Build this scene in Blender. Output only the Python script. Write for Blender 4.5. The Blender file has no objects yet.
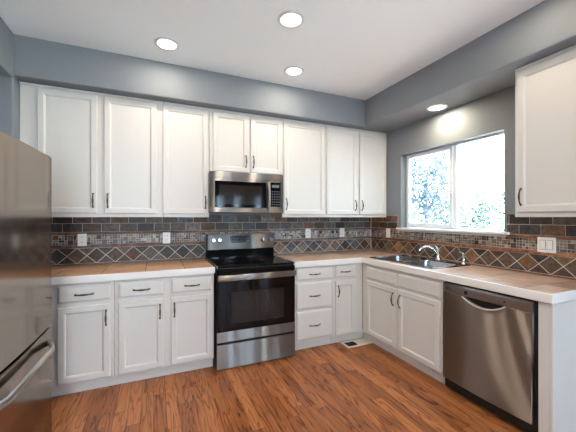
import bpy, bmesh, math, random
from mathutils import Vector, Matrix
PI = math.pi
rad = math.radians
random.seed(11)
SC = bpy.context.scene
COL = SC.collection

# ------------------------------------------------------------------ camera, sky, sun, exposure
cam_d = bpy.data.cameras.new('camera')
cam_d.sensor_width = 36.0
cam_d.lens = 305.41 / 576 * 36.0
cam_d.shift_y = 1.68 / 576
cam_d.clip_start = 0.02
cam_d.clip_end = 300
cam = bpy.data.objects.new('camera', cam_d)
COL.objects.link(cam)
cam.location = (-2.7191, -3.3801, 1.3542)
cam.rotation_euler = (rad(90), 0, rad(-23.575))
SC.camera = cam

SC.view_settings.view_transform = 'Standard'
SC.view_settings.look = 'None'
SC.view_settings.gamma = 1.0
SC.view_settings.use_curve_mapping = False
SC.view_settings.exposure = 0.43

SKY = 15.5
world = bpy.data.worlds.new('sky')
SC.world = world
world.use_nodes = True
wn = world.node_tree.nodes
wn['Background'].inputs['Color'].default_value = (0.57, 0.76, 1.0, 1)
wn['Background'].inputs['Strength'].default_value = SKY

def lamp(name, kind, loc, rot, energy, color=(1, 1, 1), **kw):
    d = bpy.data.lights.new(name, kind)
    d.energy = energy
    d.color = color
    for k, v in kw.items():
        setattr(d, k, v)
    o = bpy.data.objects.new(name, d)
    COL.objects.link(o)
    o.location = loc
    o.rotation_euler = rot
    return o

lamp('sun', 'SUN', (0, 0, 10), (rad(48), 0, rad(-120)), 40.0, (1.0, 0.97, 0.86), angle=0.01)
# added fill lamp in the unseen rear window, tilted up into the room
lamp('rear_fill', 'AREA', (-3.1, -6.27, 1.5), (rad(90 + 60), 0, 0), 55, (0.95, 0.96, 1.0), shape='RECTANGLE', size=0.95, size_y=1.2)
CAN_POWER = 4.6
SOFFIT_POWER = 5.5

# ------------------------------------------------------------------ colour and material helpers
def s2l(c):
    def f(v):
        v /= 255.0
        return v / 12.92 if v <= 0.04045 else ((v + 0.055) / 1.055) ** 2.4
    return (f(c[0]), f(c[1]), f(c[2]), 1.0)

def new_mat(name):
    m = bpy.data.materials.new(name)
    m.use_nodes = True
    nt = m.node_tree
    return m, nt, nt.nodes['Principled BSDF']

def ND(nt, t, **kw):
    n = nt.nodes.new(t)
    for k, v in kw.items():
        setattr(n, k, v)
    return n

def math_node(nt, op, a, b=None):
    n = ND(nt, 'ShaderNodeMath', operation=op)
    for i, v in enumerate((a, b)):
        if v is None:
            continue
        if isinstance(v, (int, float)):
            n.inputs[i].default_value = v
        else:
            nt.links.new(v, n.inputs[i])
    return n.outputs[0]

def simple(name, rgb, rough=0.5, metal=0.0, noise=0.0, nscale=40, bump=0.0, bscale=120, coat=0.0, stretch=(1, 1, 1), spec=0.5):
    m, nt, b = new_mat(name)
    col = s2l(rgb)
    b.inputs['Base Color'].default_value = col
    b.inputs['Roughness'].default_value = rough
    b.inputs['Metallic'].default_value = metal
    b.inputs['Coat Weight'].default_value = coat
    b.inputs['Specular IOR Level'].default_value = spec
    tc = ND(nt, 'ShaderNodeTexCoord')
    mp = ND(nt, 'ShaderNodeMapping')
    mp.inputs['Scale'].default_value = stretch
    nt.links.new(tc.outputs['Object'], mp.inputs['Vector'])
    if noise:
        n = ND(nt, 'ShaderNodeTexNoise')
        n.inputs['Scale'].default_value = nscale
        n.inputs['Detail'].default_value = 4
        nt.links.new(mp.outputs[0], n.inputs['Vector'])
        mx = ND(nt, 'ShaderNodeMix', data_type='RGBA')
        mx.inputs['A'].default_value = tuple(c * (1 - noise) for c in col[:3]) + (1,)
        mx.inputs['B'].default_value = tuple(min(1, c * (1 + noise)) for c in col[:3]) + (1,)
        nt.links.new(n.outputs['Fac'], mx.inputs['Factor'])
        nt.links.new(mx.outputs['Result'], b.inputs['Base Color'])
    if bump:
        n = ND(nt, 'ShaderNodeTexNoise')
        n.inputs['Scale'].default_value = bscale
        n.inputs['Detail'].default_value = 3
        nt.links.new(mp.outputs[0], n.inputs['Vector'])
        bp = ND(nt, 'ShaderNodeBump')
        bp.inputs['Strength'].default_value = bump
        bp.inputs['Distance'].default_value = 0.004
        nt.links.new(n.outputs['Fac'], bp.inputs['Height'])
        nt.links.new(bp.outputs[0], b.inputs['Normal'])
    return m

def steel(name, rgb=(196, 192, 187), rough=0.3, wave=0.25, wscale=(5, 5, 0.9), axis='X', aniso=0.8):
    """brushed sheet steel: reflections smeared upright by the grain, slow buckling in the normal"""
    m, nt, b = new_mat(name)
    nt.nodes.remove(b)
    b = ND(nt, 'ShaderNodeBsdfAnisotropic')
    nt.links.new(b.outputs[0], nt.nodes['Material Output'].inputs[0])
    b.inputs['Color'].default_value = s2l(rgb)
    b.inputs['Anisotropy'].default_value = -aniso
    tg = ND(nt, 'ShaderNodeTangent', direction_type='RADIAL', axis=axis)
    nt.links.new(tg.outputs[0], b.inputs['Tangent'])
    tc = ND(nt, 'ShaderNodeTexCoord')
    mp = ND(nt, 'ShaderNodeMapping')
    mp.inputs['Scale'].default_value = (240, 240, 5)
    nt.links.new(tc.outputs['Object'], mp.inputs['Vector'])
    n = ND(nt, 'ShaderNodeTexNoise')
    n.inputs['Scale'].default_value = 1.0
    nt.links.new(mp.outputs[0], n.inputs['Vector'])
    mr = ND(nt, 'ShaderNodeMapRange')
    mr.inputs['To Min'].default_value = rough * 0.95
    mr.inputs['To Max'].default_value = rough * 1.05
    nt.links.new(n.outputs['Fac'], mr.inputs['Value'])
    nt.links.new(mr.outputs[0], b.inputs['Roughness'])
    if wave:
        mp2 = ND(nt, 'ShaderNodeMapping')
        mp2.inputs['Scale'].default_value = wscale
        nt.links.new(tc.outputs['Object'], mp2.inputs['Vector'])
        n2 = ND(nt, 'ShaderNodeTexNoise')
        n2.inputs['Scale'].default_value = 1.0
        n2.inputs['Detail'].default_value = 0.0
        nt.links.new(mp2.outputs[0], n2.inputs['Vector'])
        bp = ND(nt, 'ShaderNodeBump')
        bp.inputs['Strength'].default_value = wave
        bp.inputs['Distance'].default_value = 0.02
        nt.links.new(n2.outputs['Fac'], bp.inputs['Height'])
        nt.links.new(bp.outputs[0], b.inputs['Normal'])
    return m

def tile_mat(name, rough=0.45, vary=0.35, nscale=22, bump=0.35, spec=0.5):
    """every tile carries its own colour; cleft and clouding come from noise"""
    m, nt, b = new_mat(name)
    at = ND(nt, 'ShaderNodeAttribute', attribute_name='tile')
    tc = ND(nt, 'ShaderNodeTexCoord')
    n = ND(nt, 'ShaderNodeTexNoise')
    n.inputs['Scale'].default_value = nscale
    n.inputs['Detail'].default_value = 7
    n.inputs['Roughness'].default_value = 0.65
    nt.links.new(tc.outputs['Object'], n.inputs['Vector'])
    mr = ND(nt, 'ShaderNodeMapRange')
    mr.inputs['From Min'].default_value = 0.25
    mr.inputs['From Max'].default_value = 0.75
    mr.inputs['To Min'].default_value = 1 - vary
    mr.inputs['To Max'].default_value = 1 + vary
    nt.links.new(n.outputs['Fac'], mr.inputs['Value'])
    mx = ND(nt, 'ShaderNodeVectorMath', operation='SCALE')
    nt.links.new(at.outputs['Color'], mx.inputs[0])
    nt.links.new(mr.outputs[0], mx.inputs['Scale'])
    nt.links.new(mx.outputs[0], b.inputs['Base Color'])
    b.inputs['Roughness'].default_value = rough
    b.inputs['Specular IOR Level'].default_value = spec
    bp = ND(nt, 'ShaderNodeBump')
    bp.inputs['Strength'].default_value = bump
    bp.inputs['Distance'].default_value = 0.003
    nt.links.new(n.outputs['Fac'], bp.inputs['Height'])
    nt.links.new(bp.outputs[0], b.inputs['Normal'])
    return m

def floor_mat():
    m, nt, b = new_mat('oak_strip_floor')
    L = nt.links.new
    tc = ND(nt, 'ShaderNodeTexCoord')
    sp = ND(nt, 'ShaderNodeSeparateXYZ')
    L(tc.outputs['Object'], sp.inputs[0])
    W, LEN = 0.0826, 1.15
    u = math_node(nt, 'DIVIDE', sp.outputs['X'], W)
    iu = math_node(nt, 'FLOOR', u)
    fu = math_node(nt, 'FRACT', u)
    wn1 = ND(nt, 'ShaderNodeTexWhiteNoise', noise_dimensions='1D')
    L(iu, wn1.inputs['W'])
    v = math_node(nt, 'ADD', math_node(nt, 'DIVIDE', sp.outputs['Y'], LEN), math_node(nt, 'MULTIPLY', wn1.outputs['Value'], 7.3))
    iv = math_node(nt, 'FLOOR', v)
    fv = math_node(nt, 'FRACT', v)
    cb = ND(nt, 'ShaderNodeCombineXYZ')
    L(iu, cb.inputs[0])
    L(iv, cb.inputs[1])
    wn2 = ND(nt, 'ShaderNodeTexWhiteNoise', noise_dimensions='2D')
    L(cb.outputs[0], wn2.inputs['Vector'])
    # grain: long cathedral figure, different on every strip
    off = ND(nt, 'ShaderNodeVectorMath', operation='SCALE')
    L(wn2.outputs['Color'], off.inputs[0])
    off.inputs['Scale'].default_value = 30.0
    add = ND(nt, 'ShaderNodeVectorMath', operation='ADD')
    L(tc.outputs['Object'], add.inputs[0])
    L(off.outputs[0], add.inputs[1])
    mp = ND(nt, 'ShaderNodeMapping')
    mp.inputs['Scale'].default_value = (9.0, 0.9, 1)
    L(add.outputs[0], mp.inputs['Vector'])
    n1 = ND(nt, 'ShaderNodeTexNoise')
    n1.inputs['Scale'].default_value = 1.6
    n1.inputs['Detail'].default_value = 2.0
    n1.inputs['Distortion'].default_value = 0.6
    L(mp.outputs[0], n1.inputs['Vector'])
    rings = math_node(nt, 'FRACT', math_node(nt, 'MULTIPLY', n1.outputs['Fac'], 7.0))
    rr = ND(nt, 'ShaderNodeValToRGB')
    rr.color_ramp.elements[0].position = 0.0
    rr.color_ramp.elements[0].color = (0, 0, 0, 1)
    rr.color_ramp.elements[1].position = 0.35
    rr.color_ramp.elements[1].color = (1, 1, 1, 1)
    e = rr.color_ramp.elements.new(0.9)
    e.color = (0.75, 0.75, 0.75, 1)
    L(rings, rr.inputs[0])
    mp2 = ND(nt, 'ShaderNodeMapping')
    mp2.inputs['Scale'].default_value = (150, 5, 1)
    L(add.outputs[0], mp2.inputs['Vector'])
    n2 = ND(nt, 'ShaderNodeTexNoise')
    n2.inputs['Scale'].default_value = 1.0
    n2.inputs['Detail'].default_value = 3
    L(mp2.outputs[0], n2.inputs['Vector'])
    g = math_node(nt, 'ADD', math_node(nt, 'MULTIPLY', rr.outputs[0], 0.62), math_node(nt, 'MULTIPLY', n2.outputs['Fac'], 0.56))
    g = math_node(nt, 'ADD', g, math_node(nt, 'MULTIPLY', math_node(nt, 'SUBTRACT', wn2.outputs['Value'], 0.5), 0.42))
    ramp = ND(nt, 'ShaderNodeValToRGB')
    cr = ramp.color_ramp
    cr.elements[0].position = 0.12
    cr.elements[0].color = s2l((78, 42, 24))
    cr.elements[1].position = 1.0
    cr.elements[1].color = s2l((182, 117, 70))
    for p, c in ((0.42, (118, 67, 37)), (0.72, (152, 90, 50))):
        e = cr.elements.new(p)
        e.color = s2l(c)
    L(g, ramp.inputs[0])
    # dark seams between the strips
    du = math_node(nt, 'MULTIPLY', math_node(nt, 'MINIMUM', fu, math_node(nt, 'SUBTRACT', 1.0, fu)), W)
    dv = math_node(nt, 'MULTIPLY', math_node(nt, 'MINIMUM', fv, math_node(nt, 'SUBTRACT', 1.0, fv)), LEN)
    d = math_node(nt, 'MINIMUM', du, dv)
    seam = math_node(nt, 'LESS_THAN', d, 0.0011)
    mx = ND(nt, 'ShaderNodeMix', data_type='RGBA')
    L(seam, mx.inputs['Factor'])
    L(ramp.outputs[0], mx.inputs['A'])
    mx.inputs['B'].default_value = s2l((48, 24, 14))
    L(mx.outputs['Result'], b.inputs['Base Color'])
    b.inputs['Roughness'].default_value = 0.33
    b.inputs['Specular IOR Level'].default_value = 0.45
    bp = ND(nt, 'ShaderNodeBump')
    bp.inputs['Strength'].default_value = 0.12
    bp.inputs['Distance'].default_value = 0.002
    L(g, bp.inputs['Height'])
    L(bp.outputs[0], b.inputs['Normal'])
    return m

def glass_mat():
    m, nt, b = new_mat('window_glass')
    nt.nodes.remove(b)
    tr = ND(nt, 'ShaderNodeBsdfTransparent')
    tr.inputs[0].default_value = (0.95, 0.98, 0.98, 1)
    gl = ND(nt, 'ShaderNodeBsdfGlossy')
    gl.inputs['Roughness'].default_value = 0.02
    fr = ND(nt, 'ShaderNodeFresnel')
    fr.inputs[0].default_value = 1.45
    ge = ND(nt, 'ShaderNodeNewGeometry')
    fac = math_node(nt, 'MULTIPLY', fr.outputs[0], math_node(nt, 'SUBTRACT', 1.0, ge.outputs['Backfacing']))
    mx = ND(nt, 'ShaderNodeMixShader')
    nt.links.new(fac, mx.inputs[0])
    nt.links.new(tr.outputs[0], mx.inputs[1])
    nt.links.new(gl.outputs[0], mx.inputs[2])
    nt.links.new(mx.outputs[0], nt.nodes['Material Output'].inputs[0])
    return m

def emit(name, rgb, s):
    m, nt, b = new_mat(name)
    b.inputs['Base Color'].default_value = (0.8, 0.8, 0.8, 1)
    b.inputs['Emission Color'].default_value = rgb + (1,)
    b.inputs['Emission Strength'].default_value = s
    return m

M = {
    'cab': simple('painted_cabinet_white', (214, 210, 203), 0.38, noise=0.02, nscale=6),
    'wall': simple('blue_grey_wall_paint', (129, 134, 139), 0.75, bump=0.25, bscale=90),
    'ceil': simple('ceiling_paint', (247, 252, 254), 0.85, bump=0.2, bscale=60),
    'trimwhite': simple('white_vinyl', (226, 228, 230), 0.35),
    'plastic': simple('white_plastic', (238, 236, 232), 0.35),
    'slot': simple('socket_slot', (60, 58, 56), 0.6),
    'bronze': simple('aged_bronze', (92, 84, 76), 0.32, metal=1.0, noise=0.45, nscale=160),
    'steel': steel('brushed_steel', (164, 159, 153), 0.31, 0.3, (5, 5, 0.6), aniso=0.84),
    'steel_dw': steel('brushed_steel_door', (164, 155, 146), 0.31, 0.4, (4, 4, 1.2), aniso=0.85),
    'steel_fridge': steel('brushed_steel_fridge', (166, 156, 147), 0.12, 0.06, (4, 4, 0.5), axis='Y', aniso=0.4),
    'steel_dark': steel('dark_steel_strip', (158, 160, 163), 0.42, 0.0, aniso=0.2),
    'steel_sink': steel('satin_sink_steel', (168, 171, 176), 0.2, 0.0, aniso=0.0),
    'lip': simple('polished_lip', (232, 228, 222), 0.4, metal=0.6),
    'chrome': simple('chrome', (215, 215, 216), 0.1, metal=1.0),
    'black_glass': simple('black_glass', (6, 6, 7), 0.06, spec=0.3),
    'oven_glass': simple('smoked_oven_glass', (38, 33, 30), 0.09, spec=0.3),
    'black': simple('black_enamel', (15, 15, 16), 0.28),
    'black_matt': simple('black_plastic', (20, 20, 21), 0.55),
    'key': simple('grey_key_print', (92, 98, 104), 0.5),
    'print': simple('dim_key_print', (58, 62, 68), 0.4),
    'burner': simple('burner_print', (46, 46, 48), 0.2),
    'display': simple('display_window', (26, 28, 32), 0.12),
    'fridge_side': simple('grey_fridge_case', (96, 94, 92), 0.45),
    'grout': simple('beige_grout', (206, 198, 188), 0.9, noise=0.1, nscale=60),
    'grout_dark': simple('brown_grout', (96, 70, 54), 0.9, noise=0.1, nscale=60),
    'slate': tile_mat('slate_tile', 0.5, 0.8, 32, 0.6),
    'mosaic': tile_mat('mosaic_tile', 0.3, 0.25, 60, 0.2),
    'counter': tile_mat('counter_tile', 0.40, 0.34, 9, 0.12),
    'edge': simple('white_edge_tile', (232, 229, 224), 0.35, noise=0.05, nscale=120),
    'floor': floor_mat(),
    'glass': glass_mat(),
    'lens': emit('lamp_lens', (1.0, 0.95, 0.86), 6.0),
    'lens_warm': emit('warm_lamp_lens', (1.0, 0.90, 0.74), 6.0),
    'lawn': simple('pale_gravel', (196, 196, 186), 0.9, noise=0.3, nscale=3),
    'leaf_blue': simple('grey_green_leaf', (82, 95, 104), 0.7, noise=0.4, nscale=2.5),
    'leaf_green': simple('pale_green_leaf', (80, 100, 86), 0.7, noise=0.4, nscale=2.5),
    'bark': simple('bark', (84, 86, 88), 0.9, noise=0.3, nscale=12),
    'vent': simple('ivory_vent', (232, 222, 206), 0.4),
}

# ------------------------------------------------------------------ geometry helpers
def link(name, bm, mat, parent=None, smooth=False, loc=None, rot=None):
    me = bpy.data.meshes.new(name)
    bm.normal_update()
    bm.to_mesh(me)
    bm.free()
    if mat is not None:
        me.materials.append(mat)
    if smooth:
        for p in me.polygons:
            p.use_smooth = True
        try:
            me.set_sharp_from_angle(angle=rad(35))
        except Exception:
            pass
    o = bpy.data.objects.new(name, me)
    COL.objects.link(o)
    if parent:
        o.parent = parent
    if loc is not None:
        o.location = loc
    if rot is not None:
        o.rotation_euler = rot
    return o

def tag(o, label, cat, group=None):
    o['label'] = label
    o['category'] = cat
    if group:
        o['group'] = group
    return o

def thing(name, label, cat, loc=(0, 0, 0), rz=0.0, group=None):
    o = bpy.data.objects.new(name, None)
    o.empty_display_size = 0.1
    COL.objects.link(o)
    o.location = loc
    o.rotation_euler = (0, 0, rz)
    return tag(o, label, cat, group)

def structure(o):
    o['kind'] = 'structure'
    return o

def box(bm, x0, x1, y0, y1, z0, z1, bev=0.0, seg=1):
    x0, x1 = min(x0, x1), max(x0, x1)
    y0, y1 = min(y0, y1), max(y0, y1)
    z0, z1 = min(z0, z1), max(z0, z1)
    r = bmesh.ops.create_cube(bm, size=1.0)
    vs = r['verts']
    for v in vs:
        v.co = Vector(((x0 + x1) / 2 + v.co.x * (x1 - x0), (y0 + y1) / 2 + v.co.y * (y1 - y0), (z0 + z1) / 2 + v.co.z * (z1 - z0)))
    if bev > 0:
        es = list({e for v in vs for e in v.link_edges})
        bmesh.ops.bevel(bm, geom=es, offset=bev, segments=seg, affect='EDGES', profile=0.5)

def bx(*boxes, bev=0.0, seg=1):
    bm = bmesh.new()
    for b in boxes:
        box(bm, *b, bev=bev, seg=seg)
    return bm

def loops_to_bm(bm, loops, cap_first=False, cap_last=True, closed=True):
    rows = [[bm.verts.new(p) for p in lp] for lp in loops]
    n = len(rows[0])
    for a, b in zip(rows[:-1], rows[1:]):
        for i in range(n if closed else n - 1):
            j = (i + 1) % n
            try:
                bm.faces.new((a[i], a[j], b[j], b[i]))
            except ValueError:
                pass
    if cap_first:
        bm.faces.new(list(reversed(rows[0])))
    if cap_last:
        bm.faces.new(rows[-1])
    return rows

def panel(x0, x1, z0, z1, yb, prof, bm=None):
    """a front seen from -y: nested rectangles (inset, depth towards the viewer)"""
    bm = bm or bmesh.new()
    loops = []
    for ins, d in prof:
        y = yb - d
        loops.append([(x0 + ins, y, z0 + ins), (x1 - ins, y, z0 + ins), (x1 - ins, y, z1 - ins), (x0 + ins, y, z1 - ins)])
    loops_to_bm(bm, loops, cap_first=True, cap_last=True)
    return bm

DOOR = [(0, 0), (0, 0.016), (0.004, 0.020), (0.041, 0.020), (0.043, 0.0175), (0.047, 0.0165), (0.053, 0.0100), (0.054, 0.0095)]
SLAB = [(0, 0), (0, 0.012), (0.003, 0.015), (0.009, 0.0165), (0.013, 0.020)]

def sweep(bm, pts, radii, seg=8, flat=None):
    """round bar along points; flat=(a, b) squeezes its section along the two frame axes"""
    pts = [Vector(p) for p in pts]
    if isinstance(radii, (int, float)):
        radii = [radii] * len(pts)
    tang = []
    for i in range(len(pts)):
        a = pts[max(i - 1, 0)]
        b = pts[min(i + 1, len(pts) - 1)]
        tang.append((b - a).normalized())
    up = Vector((0, 0, 1)) if abs(tang[0].z) < 0.9 else Vector((1, 0, 0))
    nrm = tang[0].cross(up).normalized()
    loops = []
    for i, p in enumerate(pts):
        nrm = (nrm - tang[i] * nrm.dot(tang[i])).normalized()
        bn = tang[i].cross(nrm)
        fa, fb = flat or (1, 1)
        loops.append([p + nrm * math.cos(2 * PI * k / seg) * radii[i] * fa + bn * math.sin(2 * PI * k / seg) * radii[i] * fb for k in range(seg)])
    loops_to_bm(bm, loops, cap_first=True, cap_last=True)

def lathe(bm, prof, seg=24, mat=None, cap_first=True, cap_last=True):
    """prof = (radius, height) turned about local z, then moved by mat"""
    loops = []
    for r, h in prof:
        lp = [Vector((r * math.cos(2 * PI * k / seg), r * math.sin(2 * PI * k / seg), h)) for k in range(seg)]
        if mat:
            lp = [mat @ p for p in lp]
        loops.append(lp)
    loops_to_bm(bm, loops, cap_first=cap_first, cap_last=cap_last)

FACE_FRONT = Matrix.Rotation(rad(90), 4, 'X')      # local z -> -y

def fix_normals(bm):
    bmesh.ops.recalc_face_normals(bm, faces=bm.faces)
    return bm

def round_rect(x0, x1, y0, y1, r, z, n=5):
    out = []
    for cx, cy, a0 in ((x1 - r, y1 - r, 0), (x0 + r, y1 - r, 90), (x0 + r, y0 + r, 180), (x1 - r, y0 + r, 270)):
        for k in range(n + 1):
            a = rad(a0 + 90 * k / n)
            out.append((cx + r * math.cos(a), cy + r * math.sin(a), z))
    return out

# ------------------------------------------------------------------ room shell
ZC, ZS = 2.7518, 2.4385
YR, XD = -6.2, 2.6                                  # rear wall, dining side wall
structure(link('floor', bx((-4.4, XD + 0.1, YR - 0.1, 0.1, -0.1, 0)), M['floor']))
structure(link('ceiling', bx((-4.4, XD + 0.1, YR - 0.1, 0.2, ZC, ZC + 0.25)), M['ceil']))
structure(link('wall_back', bx((-4.4, 0.16, 0, 0.12, 0, ZC)), M['wall']))
# right wall with the window opening
WY0, WY1, WZ0, WZ1 = -1.752, -0.536, 1.214, 2.122
structure(link('wall_right', bx((0, 0.16, -0.0005, WY1, 0, ZC), (0, 0.16, WY0, -2.47, 0, ZC), (0, 0.16, WY1, WY0, 0, WZ0), (0, 0.16, WY1, WY0, WZ1, ZC)), M['wall']))
structure(link('wall_dining_back', bx((0.1601, XD, -2.47, -2.35, 0, ZC)), M['wall']))
structure(link('wall_dining_side', bx((XD, XD + 0.12, YR, -5.9, 0, ZC), (XD, XD + 0.12, -5.0, -2.35, 0, ZC), (XD, XD + 0.12, -5.9, -5.0, 2.1, ZC)), M['wall']))
structure(link('wall_left', bx((-4.4, -4.28, YR, -0.0005, 0, ZC)), M['wall']))
RW = [(-3.65, -2.55, 0.88, 2.15), (-1.15, -0.86, 0.3, 2.02), (-0.64, -0.38, 0.3, 2.02), (0.02, 0.28, 0.3, 2.02)]
bm = bmesh.new()
xa = -4.28
for x0, x1, z0, z1 in RW:
    box(bm, xa, x0, YR - .12, YR, 0, ZC)
    box(bm, x0, x1, YR - .12, YR, 0, z0)
    box(bm, x0, x1, YR - .12, YR, z1, ZC)
    xa = x1
box(bm, xa, XD, YR - .12, YR, 0, ZC)
structure(link('wall_rear', bm, M['wall']))
# stub wall at the end of the wall cabinets and the dropped soffits
structure(link('wall_stub', bx((-3.80, -3.7045, -0.42, -0.0005, 0, ZS - 0.001), bev=0.012, seg=3), M['wall']))

def soffit(name, poly, z0, z1):
    bm = bmesh.new()
    loops_to_bm(bm, [[(x, y, z0) for x, y in poly], [(x, y, z1) for x, y in poly]], cap_first=True, cap_last=True)
    fix_normals(bm)
    es = [e for e in bm.edges if all(abs(v.co.z - z0) < 1e-5 for v in e.verts)]
    bmesh.ops.bevel(bm, geom=es, offset=0.012, segments=3, affect='EDGES', profile=0.5)
    return structure(link(name, bm, M['wall'], smooth=True))
soffit('ceiling_soffit_back', [(-3.704, -0.0005), (-3.704, -0.4148), (-0.4209, -0.4148), (-0.4209, -2.47), (-0.0005, -2.47), (-0.0005, -0.0005)], ZS, ZC - 0.0005)
soffit('ceiling_soffit_left', [(-4.279, -0.0005), (-4.279, YR + 0.002), (-3.704, YR + 0.002), (-3.704, -0.0005)], ZS - 0.02, ZC - 0.0005)

# ------------------------------------------------------------------ window over the sink
w1 = bpy.data.objects.new('window_1', None)
COL.objects.link(w1)
structure(w1)
# frame: white reveal lining and outer frame
fx0, fx1 = 0.085, 0.15
ly = 0.004
bm = bx((0.0005, 0.158, WY1 - 0.0005, WY1 - 0.014, WZ0, WZ1), (0.0005, 0.158, WY0 + 0.0005, WY0 + 0.014, WZ0, WZ1), (0.0005, 0.158, WY1 - 0.014, WY0 + 0.014, WZ1 - 0.014, WZ1 - 0.0005))
link('window_lining', bm, M['wall'], w1)
yA, yB = WY1 - 0.0145, WY0 + 0.0145
zA, zB = WZ0 + 0.022, WZ1 - 0.0145
def ring(bm, x0, x1, ya, yb, za, zb, w, wb=None):
    wb = wb or w
    box(bm, x0, x1, ya, ya - w, za, zb, 0.003)
    box(bm, x0, x1, yb + w, yb, za, zb, 0.003)
    box(bm, x0, x1, ya - w, yb + w, za, za + wb, 0.003)
    box(bm, x0, x1, ya - w, yb + w, zb - w, zb, 0.003)
bm = bmesh.new()
ring(bm, fx0, fx1, yA, yB, zA, zB, 0.016)
ym = -1.185
box(bm, fx0 + 0.012, fx1, ym + 0.018, ym - 0.030, zA + 0.016, zB - 0.016, 0.003)
link('window_frame', bm, M['trimwhite'], w1)
bm = bmesh.new()
ring(bm, fx0 - 0.012, fx0 + 0.026, yA - 0.014, ym + 0.0, zA + 0.014, zB - 0.014, 0.036, 0.042)
sash = link('sliding_sash', bm, M['trimwhite'], w1)
link('glass_pane', bx((fx0 + 0.006, fx0 + 0.012, yA - 0.05, ym + 0.036, zA + 0.056, zB - 0.05)), M['glass'], sash)
link('glass_pane', bx((fx0 + 0.036, fx0 + 0.042, ym - 0.028, yB + 0.014, zA + 0.014, zB - 0.014)), M['glass'], w1)
link('latch', bx((fx0 - 0.022, fx0 - 0.012, ym + 0.02, ym + 0.005, 1.60, 1.68), (fx0 - 0.034, fx0 - 0.022, ym + 0.018, ym + 0.008, 1.63, 1.665), bev=0.002), M['plastic'], sash)
link('window_sill', bx((-0.036, 0.086, WY1 + 0.030, WY0 - 0.035, WZ0 - 0.004, WZ0 + 0.020), bev=0.005, seg=2), M['trimwhite'], w1)

# ------------------------------------------------------------------ rear patio door and dining window (seen in reflections)
def rear_window(name, x0, x1, z0, z1, bars):
    w = bpy.data.objects.new(name, None)
    COL.objects.link(w)
    structure(w)
    bm = bmesh.new()
    y0, y1 = YR - 0.09, YR - 0.02
    g = 0.0006
    for a in (x0 + g, x1 - 0.06 - g):
        box(bm, a, a + 0.06, y0, y1, z0 + g, z1 - g)
    box(bm, x0 + g, x1 - g, y0, y1, z0 + g, z0 + 0.06)
    box(bm, x0 + g, x1 - g, y0, y1, z1 - 0.06, z1 - g)
    for b_ in bars:
        box(bm, b_ - 0.035, b_ + 0.035, y0, y1, z0, z1)
    link('window_frame', bm, M['trimwhite'], w)
    link('glass_pane', bx((x0 + 0.05, x1 - 0.05, YR - 0.05, YR - 0.045, z0 + 0.05, z1 - 0.05)), M['glass'], w)
for k, q in enumerate(RW):
    rear_window('window_%d' % (k + 2), q[0], q[1], q[2], q[3], [-3.1] if k == 0 else [])
pd = bpy.data.objects.new('door_1', None)
COL.objects.link(pd)
structure(pd)
bm = bmesh.new()
for ya in (-5.8995, -5.0605):
    box(bm, XD + 0.02, XD + 0.09, ya, ya + 0.06, 0.0006, 2.0994)
for za in (0.0006, 2.0394):
    box(bm, XD + 0.02, XD + 0.09, -5.8995, -5.0005, za, za + 0.06)
link('door_frame', bm, M['trimwhite'], pd)
link('glass_pane', bx((XD + 0.05, XD + 0.055, -5.85, -5.05, 0.05, 2.05)), M['glass'], pd)

# ------------------------------------------------------------------ tiled backsplash
PAL = {
    'slate': [(74, 68, 63), (60, 55, 52), (90, 80, 70), (84, 64, 50), (96, 84, 74), (66, 62, 60), (104, 78, 58), (52, 47, 44)],
    'rust': [(128, 84, 52), (112, 70, 44), (140, 98, 60), (96, 62, 44), (84, 64, 52), (70, 56, 50), (120, 92, 66)],
    'grey': [(112, 110, 110), (96, 96, 102), (124, 112, 104), (84, 84, 92), (112, 84, 70), (104, 96, 90)],
    'mosaic': [(150, 138, 126), (128, 116, 104), (112, 96, 82), (52, 44, 40), (40, 36, 36), (96, 74, 58), (168, 156, 142), (136, 128, 122), (104, 100, 100), (120, 92, 70), (76, 66, 60), (146, 134, 120)],
    'mosaic_light': [(176, 172, 170), (150, 150, 154), (134, 132, 136), (66, 64, 68), (160, 150, 142), (120, 118, 122), (190, 186, 182), (110, 100, 94)],
    'liner': [(112, 80, 60), (124, 90, 68), (98, 74, 60), (104, 84, 72)],
    'liner_rust': [(146, 92, 62), (134, 86, 60), (150, 104, 74), (120, 76, 54)],
}

class Tiler:
    """raised tiles on a wall: local u along the wall, z up, out of the wall towards d"""
    def __init__(self, fn, th=0.0045):
        self.bm = bmesh.new()
        self.col = self.bm.loops.layers.float_color.new('tile')
        self.fn = fn
        self.th = th
    def add(self, poly, rgb, gap=0.0022, th=None, bev=0.001, jitter=0.10):
        th = th or self.th
        area = sum(poly[i][0] * poly[(i + 1) % len(poly)][1] - poly[(i + 1) % len(poly)][0] * poly[i][1] for i in range(len(poly)))
        if area < 0:
            poly = poly[::-1]
        a = inset(poly, gap)
        b = inset(poly, gap + bev)
        if a is None or b is None:
            return
        rows = [[self.bm.verts.new(self.fn(u, z, d)) for u, z in lp] for lp, d in ((a, 0.001), (a, th - bev), (b, th))]
        k = 1 + random.uniform(-jitter, jitter)
        c = s2l(tuple(max(0, min(255, v * k)) for v in rgb))
        n = len(poly)
        fs = []
        for r0, r1 in zip(rows[:-1], rows[1:]):
            for i in range(n):
                j = (i + 1) % n
                fs.append(self.bm.faces.new((r0[i], r0[j], r1[j], r1[i])))
        fs.append(self.bm.faces.new(rows[-1]))
        for f in fs:
            for lp in f.loops:
                lp[self.col] = c

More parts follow.
